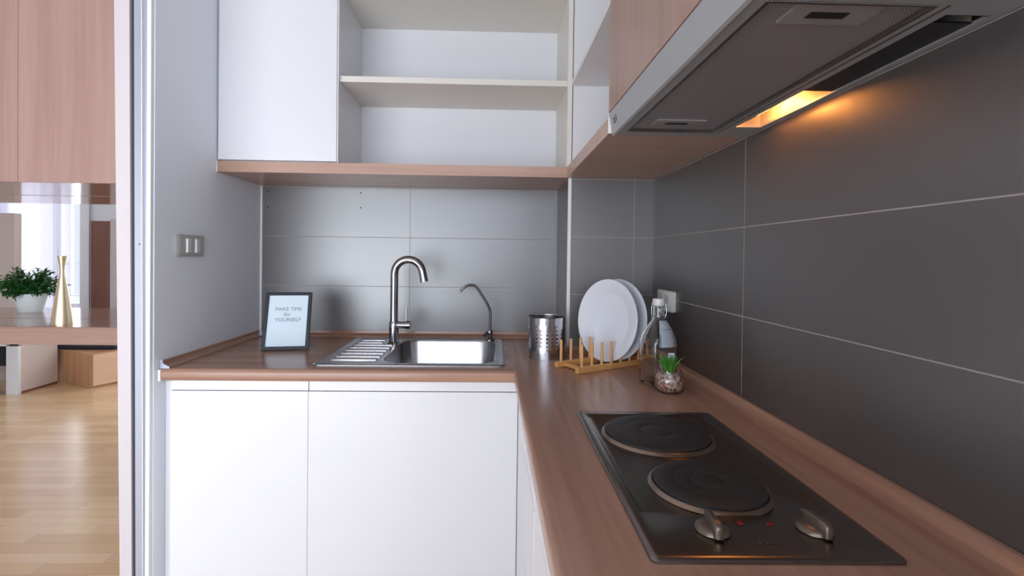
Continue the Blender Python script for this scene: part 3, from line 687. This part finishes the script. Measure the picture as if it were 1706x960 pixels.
def sring(cx, cy, r, e, z, rot, n=48):
    pts = []
    for k in range(n):
        a = 2*math.pi*k/n; c, s = math.cos(a), math.sin(a)
        q = (abs(c)**e + abs(s)**e)**(-1/e)
        x, y = r*q*c, r*q*s
        pts.append((cx + x*math.cos(rot) - y*math.sin(rot), cy + x*math.sin(rot) + y*math.cos(rot), z))
    return pts
def bottle():
    cx, cy, z, rot = .4445, -.742, WT, R(18)
    t = thing('swing_top_bottle', 'clear glass swing-top bottle with paper neck tag', 'bottle', (cx, cy, z))
    out = [(.034, 5, .0008), (.0385, 5, .004), (.0395, 5, .012), (.0395, 5, .105), (.039, 4.5, .118), (.0365, 3.4, .132), (.0315, 2.6, .146), (.0245, 2.2, .158), (.0185, 2, .168), (.0155, 2, .178), (.0145, 2, .200), (.0150, 2, .203), (.0150, 2, .206)]
    inn = [(.0120, 2, .206), (.0118, 2, .178), (.0150, 2, .168), (.0212, 2.2, .157), (.0280, 2.6, .1445), (.0330, 3.4, .130), (.0355, 4.5, .117), (.0360, 5, .105), (.0360, 5, .014), (.0340, 5, .009), (.020, 3, .008)]
    b = MB(); b.loft([sring(cx, cy, r, e, z + h, rot) for r, e, h in out] + [sring(cx, cy, r, e, z + h, rot) for r, e, h in inn], True, True)
    b.build('glass_body', M['glass'], t, 50)
    st = MB().lathe([(0, z + .200), (.0105, z + .2065), (.0150, z + .2075), (.0158, z + .212), (.0158, z + .222), (.0145, z + .226), (0, z + .2275)], (cx, cy), 28).build('stopper', M['plastic'], t, 40)
    b = MB(); s = .0175
    for sx in (-1, 1):
        b.tube([(cx + sx*.0165, cy, z + .218), (cx + sx*.0195, cy - .002, z + .205), (cx + sx*.0200, cy - .004, z + .188), (cx + sx*.0165, cy - .003, z + .176)], .0011, 8)
        b.tube([(cx + sx*.0165, cy + .002, z + .183), (cx + sx*.0215, cy - .001, z + .181), (cx + sx*.0205, cy - .006, z + .174)], .0011, 8)
    b.tube([(cx + .0165*math.cos(k*math.pi/12), cy + .0165*math.sin(k*math.pi/12), z + .180) for k in range(25)], .0011, 8, False)
    b.build('wire_bail', M['steel'], t, 60)
    # neck tag: a paper collar sheet draped over the shoulder
    b = bmesh.new(); rows = []
    path = [(.0195, .170), (.0260, .160), (.0335, .148), (.0390, .134), (.0425, .120), (.0445, .104)]
    for rad, h in path:
        rows.append([b.verts.new((cx + rad*math.cos(a), cy + rad*math.sin(a), z + h)) for a in [R(-105 + k*9*(1 if rad > .03 else 1)) for k in range(10)]])
    for p, q in zip(rows, rows[1:]):
        for k in range(9): b.faces.new((p[k], p[k+1], q[k+1], q[k]))
    bmesh.ops.solidify(b, geom=b.faces[:], thickness=.0004)
    m = MB(); m.bm.free(); m.bm = b; tg = m.build('neck_tag', M['paper'], t, 60)
    def arc(rad, h, a0, a1, n=8): return [(cx + rad*math.cos(R(a0 + (a1-a0)*k/n)), cy + rad*math.sin(R(a0 + (a1-a0)*k/n)), z + h) for k in range(n+1)]
    b = MB()
    for a in range(-92, -40, 6): b.tube([arc(.0352, .1465, a, a+4, 2)[0], arc(.0334, .1505, a, a+4, 2)[2]], .0005, 5); b.tube(arc(.0348, .1478, a, a + 3.5, 2), .0005, 5)
    b.build('lettering', M['ink'], tg)
    b = MB(); b.tube(arc(.0436, .113, -58, -44), .0005, 5); b.build('lettering', M['ink'], tg)
    c1 = MB(); px = cx + .0100; 
    c1.box(px + .002, px + .018, cy - .0432, cy - .0428, z + .072, z + .090, 0); c1.bm.verts.ensure_lookup_table()
    stk = c1.build('price_sticker', M['paper'], t)
    b = MB()
    for k in range(3): b.box(px + .004, px + .0155, cy - .0437, cy - .0434, z + .083 - k*.0035, z + .0842 - k*.0035)
    b.build('lettering', M['ink'], stk)
bottle()

def jar():
    cx, cy, z = .4475, -.818, WT
    t = thing('jar_plant', 'small artificial grass tuft in a glass jar of pebbles', 'plant', (cx, cy, z))
    out = [(.0, .0005), (.026, .0005), (.0325, .006), (.0355, .018), (.0355, .030), (.0325, .042), (.0285, .049), (.0285, .0575)]
    inn = [(.0268, .0575), (.0268, .0495), (.0308, .042), (.0338, .030), (.0338, .018), (.031, .008), (.025, .003), (0, .003)]
    MB().lathe([(r, z + h) for r, h in out + inn], (cx, cy), 40).build('glass_jar', M['glass'], t, 50)
    b = bmesh.new(); rnd = random.Random(3)
    prof = [(.0228, .004), (.0290, .009), (.0317, .018), (.0317, .030), (.0290, .040), (.0262, .0445)]
    m = MB(); m.lathe([(0, z + .005)] + [(r - .0022, z + h) for r, h in prof] + [(0, z + .0445)], (cx, cy), 30)
    for k in range(420):
        f = rnd.random()*(len(prof) - 1); i = int(f); f -= i
        r = prof[i][0]*(1-f) + prof[i+1][0]*f - .0023; h = prof[i][1]*(1-f) + prof[i+1][1]*f; a = rnd.random()*6.283
        q = bmesh.new(); bmesh.ops.create_icosphere(q, subdivisions=1, radius=.0022)
        bmesh.ops.scale(q, verts=q.verts[:], vec=(rnd.uniform(.7, 1), rnd.uniform(.7, 1), rnd.uniform(.7, 1)))
        bmesh.ops.translate(q, verts=q.verts[:], vec=(cx + r*math.cos(a), cy + r*math.sin(a), z + h)); m.add(q)
    o = m.build('pebbles', M['pebble'], t, 60); o['kind'] = 'stuff'
    b = MB()
    for k in range(46):
        a = rnd.random()*6.283; sp = rnd.uniform(.004, .030); L = rnd.uniform(.030, .048)
        base = Vector((cx + .008*math.cos(a)*rnd.random(), cy + .008*math.sin(a)*rnd.random(), z + .044))
        d = Vector((math.cos(a), math.sin(a), 0))
        p = [base, base + d*sp*.3 + Vector((0, 0, L*.45)), base + d*sp*.7 + Vector((0, 0, L*.8)), base + d*sp*1.1 + Vector((0, 0, L))]
        b.tube(p, [.0018, .0020, .0013, .0003], 6)
    g = b.build('grass_tuft', M['grass'], t, 60); g['kind'] = 'stuff'
jar()

# ================================================================== WALL PLATES
def plates():
    y0, y1, z0, z1 = -.545, -.405, 1.180, 1.2465
    ym, zm = (y0+y1)/2, (z0+z1)/2
    t = thing('light_switch', 'grey double light switch on the painted left wall', 'light switch', (XL, ym, zm))
    def frm(x, hw, hh, r): return [(x, p[0], p[1]) for p in [(q[0], q[1]) for q in rr(ym, zm, hw, hh, r, 0)]]
    hw, hh = (y1-y0)/2, (z1-z0)/2
    MB().loft([frm(XL + .0002, hw - .002, hh - .002, .006), frm(XL + .007, hw, hh, .007), frm(XL + .010, hw - .006, hh - .003, .006), frm(XL + .0115, hw - .016, hh - .010, .004)], True, True).build('plate', M['grey_plastic'], t, 50)
    for yc in (-.494, -.449):
        b = MB(); b.prism([(-.013, .0112), (-.011, .0165), (0, .0145), (.011, .0135), (.013, .0112)], lambda u, d: (XL + d, yc + u, zm - .021), lambda u, d: (XL + d, yc + u, zm + .021)); b.build('rocker', M['plastic'], t)
    y0, y1, z0, z1 = -.535, -.400, 1.0245, 1.0905; ym, zm = (y0+y1)/2, (z0+z1)/2; hw, hh = (y1-y0)/2, (z1-z0)/2
    t = thing('wall_outlet', 'white twin power outlet on the dark tiled wall behind bottle', 'outlet', (XR, ym, zm))
    def frm2(x, hw, hh, r): return [(x, q[0], q[1]) for q in rr(ym, zm, hw, hh, r, 0)]
    MB().loft([frm2(XR - .0002, hw - .001, hh - .001, .006), frm2(XR - .010, hw, hh, .007), frm2(XR - .0130, hw - .005, hh - .004, .005)], True, True).build('plate', M['plastic'], t, 50)
    for yc in (ym - .024, ym + .024):
        s = MB().box(XR - .0150, XR - .0131, yc - .022, yc + .022, zm - .021, zm + .021, .001).build('socket', M['plastic'], t)
        b = MB()
        for dz in (-.006, .006): b.box(XR - .0154, XR - .0148, yc - .004, yc + .004, zm + dz - .0012, zm + dz + .0012)
        b.tube([(XR - .0154, yc + .010, zm), (XR - .0148, yc + .010, zm)], .0025, 10)
        b.build('pin_holes', M['dark'], s)
plates()

# ================================================================== LIVING ROOM SEEN THROUGH THE OPENING
def living():
    zs, zc = .8835, 1.4690
    # pass-through counter: two boards, and the hanging cabinets above
    tag(MB().box(-3.6, -1.07, 0, .250, zs - .073, zs, .003).build('counter_board', M['wood_h'], base=(-2.3, .12, zs - .073)), 'glossy wooden counter board under the gold vase', 'counter')
    tag(MB().box(-3.6, -1.07, .253, .700, zs - .073, zs, .003).build('counter_board', M['wood_h'], base=(-2.3, .48, zs - .073)), 'glossy wooden counter board under the potted plant', 'counter')
    struct(MB().box(-3.75, -3.6, 0, .7, 0, 2.6).build('wall_partition', M['paint']))
    for y0, y1, lb in ((0, .470, 'wood-grain hanging cabinet above the gold vase'), (.474, .900, 'wood-grain hanging cabinet behind the front one, only underside visible')):
        t = thing('hanging_cabinet', lb, 'cabinet', (-2.3, (y0+y1)/2, zc))
        MB().box(-3.6, -1.07, y0 + .019, y1, zc + .0005, 2.58, .001).build('carcass', M['wood_h'], t)
        for i in range(3):
            MB().box(-3.6 + i*.8433 + .001, -3.6 + (i+1)*.8433 - .001, y0, y0 + .018, zc, 2.58, .001).build('door', M['wood_v'], t)
    # gold vase
    cx, cy = -1.81, .085
    prof = [(0, 0), (.0375, 0), (.0375, .006), (.034, .04), (.026, .10), (.0165, .165), (.0098, .205), (.0080, .225), (.0095, .245), (.0145, .272), (.0172, .2875), (.0155, .2875), (.0105, .262), (.006, .235), (0, .230)]
    tag(MB().lathe([(r, zs + h) for r, h in prof], (cx, cy), 36).build('vase', M['brass'], None, 40, base=(cx, cy, zs)), 'slender waisted gold vase on the glossy wooden counter', 'vase')
    # potted plant
    cx, cy = -2.337, .515
    t = thing('potted_plant', 'leafy green plant in a white pot on the counter', 'plant', (cx, cy, zs))
    prof = [(0, 0), (.046, 0), (.050, .01), (.064, .075), (.0675, .092), (.064, .092), (.060, .075), (0, .072)]
    MB().lathe([(r, zs + h) for r, h in prof], (cx, cy), 36).build('pot', M['pot'], t, 40)
    rnd = random.Random(11); b = bmesh.new()
    for k in range(125):
        a = rnd.random()*6.283; el = R(rnd.uniform(-4, 82)); L = rnd.uniform(.085, .152)*(1.0 - .10*math.cos(el))
        d = Vector((math.cos(a)*math.cos(el), math.sin(a)*math.cos(el), math.sin(el)))
        p0 = Vector((cx, cy, zs + .098)) + Vector((math.cos(a), math.sin(a), 0))*.02
        n = 9
        for j in range(2, n):
            f = j/n; p = p0 + d*L*f + Vector((0, 0, -.014*f*f))
            for s in range(3):
                q = Vector((rnd.gauss(0, 1), rnd.gauss(0, 1), rnd.gauss(0, .6)))
                ld = (d*.7 + q.normalized()*.9).normalized(); ll = rnd.uniform(.020, .036); sd = ld.cross(Vector((rnd.random(), rnd.random(), 1))).normalized()*ll*.17
                up = ld.cross(sd).normalized()*ll*.06
                v = [b.verts.new(x) for x in (p, p + ld*ll*.45 + sd, p + ld*ll + Vector((0, 0, -.004)), p + ld*ll*.45 - sd, p + ld*ll*.45 - up)]
                b.faces.new((v[0], v[1], v[4])); b.faces.new((v[1], v[2], v[4])); b.faces.new((v[2], v[3], v[4])); b.faces.new((v[3], v[0], v[4]))
    m = MB(); m.bm.free(); m.bm = b
    o = m.build('foliage', M['leaf'], t, recalc=False); o['kind'] = 'stuff'
    # far wall with balcony door
    Y = 3.45
    def X(u): return (u - 800)/811.7*(Y + 2.019) 
    wx0, wx1 = -4.86, -4.37
    b = MB(); b.box(-6.2, -5.3, Y, Y + .12, 0, 2.6); b.box(-4.41, .9, Y, Y + .12, 0, 2.6); b.box(-5.3, -4.41, Y, Y + .12, 2.4, 2.6); b.box(-5.3, -4.41, Y, Y + .12, 0, .02)
    struct(b.build('wall_far', M['paint']))
    # balcony door leaf and frame
    d = MB(); d.box(-5.30, -5.18, Y + .02, Y + .06, .03, 2.38); d.box(-4.74, -4.63, Y + .02, Y + .06, .03, 2.38); d.box(-5.18, -4.74, Y + .02, Y + .06, 2.26, 2.38); d.box(-5.18, -4.74, Y + .02, Y + .06, .03, .2)
    d1 = struct(d.build('door_1', M['white']))
    MB().tube([(-4.655, Y + .02, 1.055), (-4.655, Y - .03, 1.055), (-4.59, Y - .035, 1.055)], .011, 10).build('door_handle', M['steel'], d1, 40)
    d = MB(); d.box(-4.50, -4.41, Y - .02, Y + .06, 0, 2.4); d.box(-4.425, -4.395, Y - .03, Y - .0205, 0, 2.4); d.box(-4.629, -4.50, Y + .03, Y + .06, .03, .62); d.box(-4.629, -4.50, Y + .03, Y + .06, .70, .712); d.box(-4.629, -4.50, Y + .03, Y + .06, 2.38, 2.4)
    w1 = struct(d.build('window_1', M['white']))
    MB().box(-4.629, -4.50, Y + .044, Y + .048, .712, 2.38).build('pane', M['cover'], w1)
    # curtains
    def curtain(x0, x1, y, z0, z1, nf, amp, label, m_):
        b = MB(); n = nf*8; pts = []
        top = []; 
        ring = []
        for k in range(n + 1):
            ring.append((x0 + (x1-x0)*k/n, y + amp*math.sin(2*math.pi*k/8) + amp*.4*math.sin(1.7*k)))
        back = [(x, yy + .004) for x, yy in ring[::-1]]
        b.prism(ring + back, lambda x, yy: (x, yy, z0), lambda x, yy: (x, yy, z1))
        return tag(b.build('curtain', m_, None, 50, base=((x0+x1)/2, y, z0)), label, 'curtain')
    curtain(-5.45, -4.60, Y - .14, .02, 2.5, 6, .022, 'white full-length curtain by the balcony door', M['curtain'])
    # tall beige wardrobe panel in front of the curtain
    tag(MB().box(-5.20, -4.36, 2.55, 2.62, 0.0, 1.535, .003).build('headboard_panel', M['beige'], base=(-4.8, 2.58, 0)), 'tall beige panel standing in front of the white curtain', 'panel')
    # brown door and wardrobe to the right of the balcony door
    t = thing('wardrobe', 'pale wardrobe side with a brown wooden edge beyond the vase', 'wardrobe', (-3.8, 3.1, 0))
    MB().box(-3.923, -2.9, 3.10, 3.42, 0.0, 1.53, .002).build('body', M['jamb'], t)
    MB().box(-3.97, -3.925, 3.12, 3.42, 0.0, 1.505, .002).build('edge_board', M['brown'], t)
    d2 = struct(MB().box(-4.385, -4.10, Y - .014, Y - .001, 0, 1.53).build('door_2', M['brown']))
    # television bench, navy cushion on top
    t = thing('drawer_bench', 'low oak drawer bench on the living room floor', 'bench', (-3.75, 2.7, 0))
    MB().box(-4.07, -3.47, 2.30, 2.85, .0, .300, .002, rot=R(-26), about=(-3.47, 2.30, 0)).build('body', M['oak'], t)
    MB().box(-3.469, -3.452, 2.31, 2.84, .02, .292, .002, rot=R(-26), about=(-3.47, 2.30, 0)).build('drawer_front', M['oak_lit'], t)
    b = MB(); b.box(-4.02, -3.42, 2.50, 2.84, .302, .365, .02, 3); tag(b.build('floor_cushion', M['navy'], base=(-3.7, 2.66, .302)), 'dark navy cushion lying on the oak drawer bench', 'cushion')
    # white low shelf unit with open bay
    t = thing('low_shelf_unit', 'white low open unit with beige side on the floor', 'shelf unit', (-4.1, 2.3, 0))
    MB().box(-3.995, -3.90, 2.10, 2.13, 0, .40, .001).build('upright', M['white'], t)
    MB().box(-3.925, -3.90, 2.131, 2.47, .02, .42, .001).build('side_panel', M['beige'], t)
    MB().box(-3.925, -3.899, 2.131, 2.47, 0, .019).build('base_strip', M['brown'], t)
    MB().box(-4.70, -3.90, 2.10, 2.47, .421, .52, .002).build('top', M['white'], t)
    MB().box(-4.70, -3.996, 2.10, 2.13, .401, .42, .0).build('rail', M['white'], t)
    MB().box(-4.16, -4.085, 2.10, 2.13, 0, .40, .001).build('upright', M['white'], t)
    MB().box(-4.70, -3.93, 2.44, 2.46, .16, .42).build('back_panel', M['navy'], t)
living()

for o in bpy.data.objects:
    if '_o' in o: del o['_o']
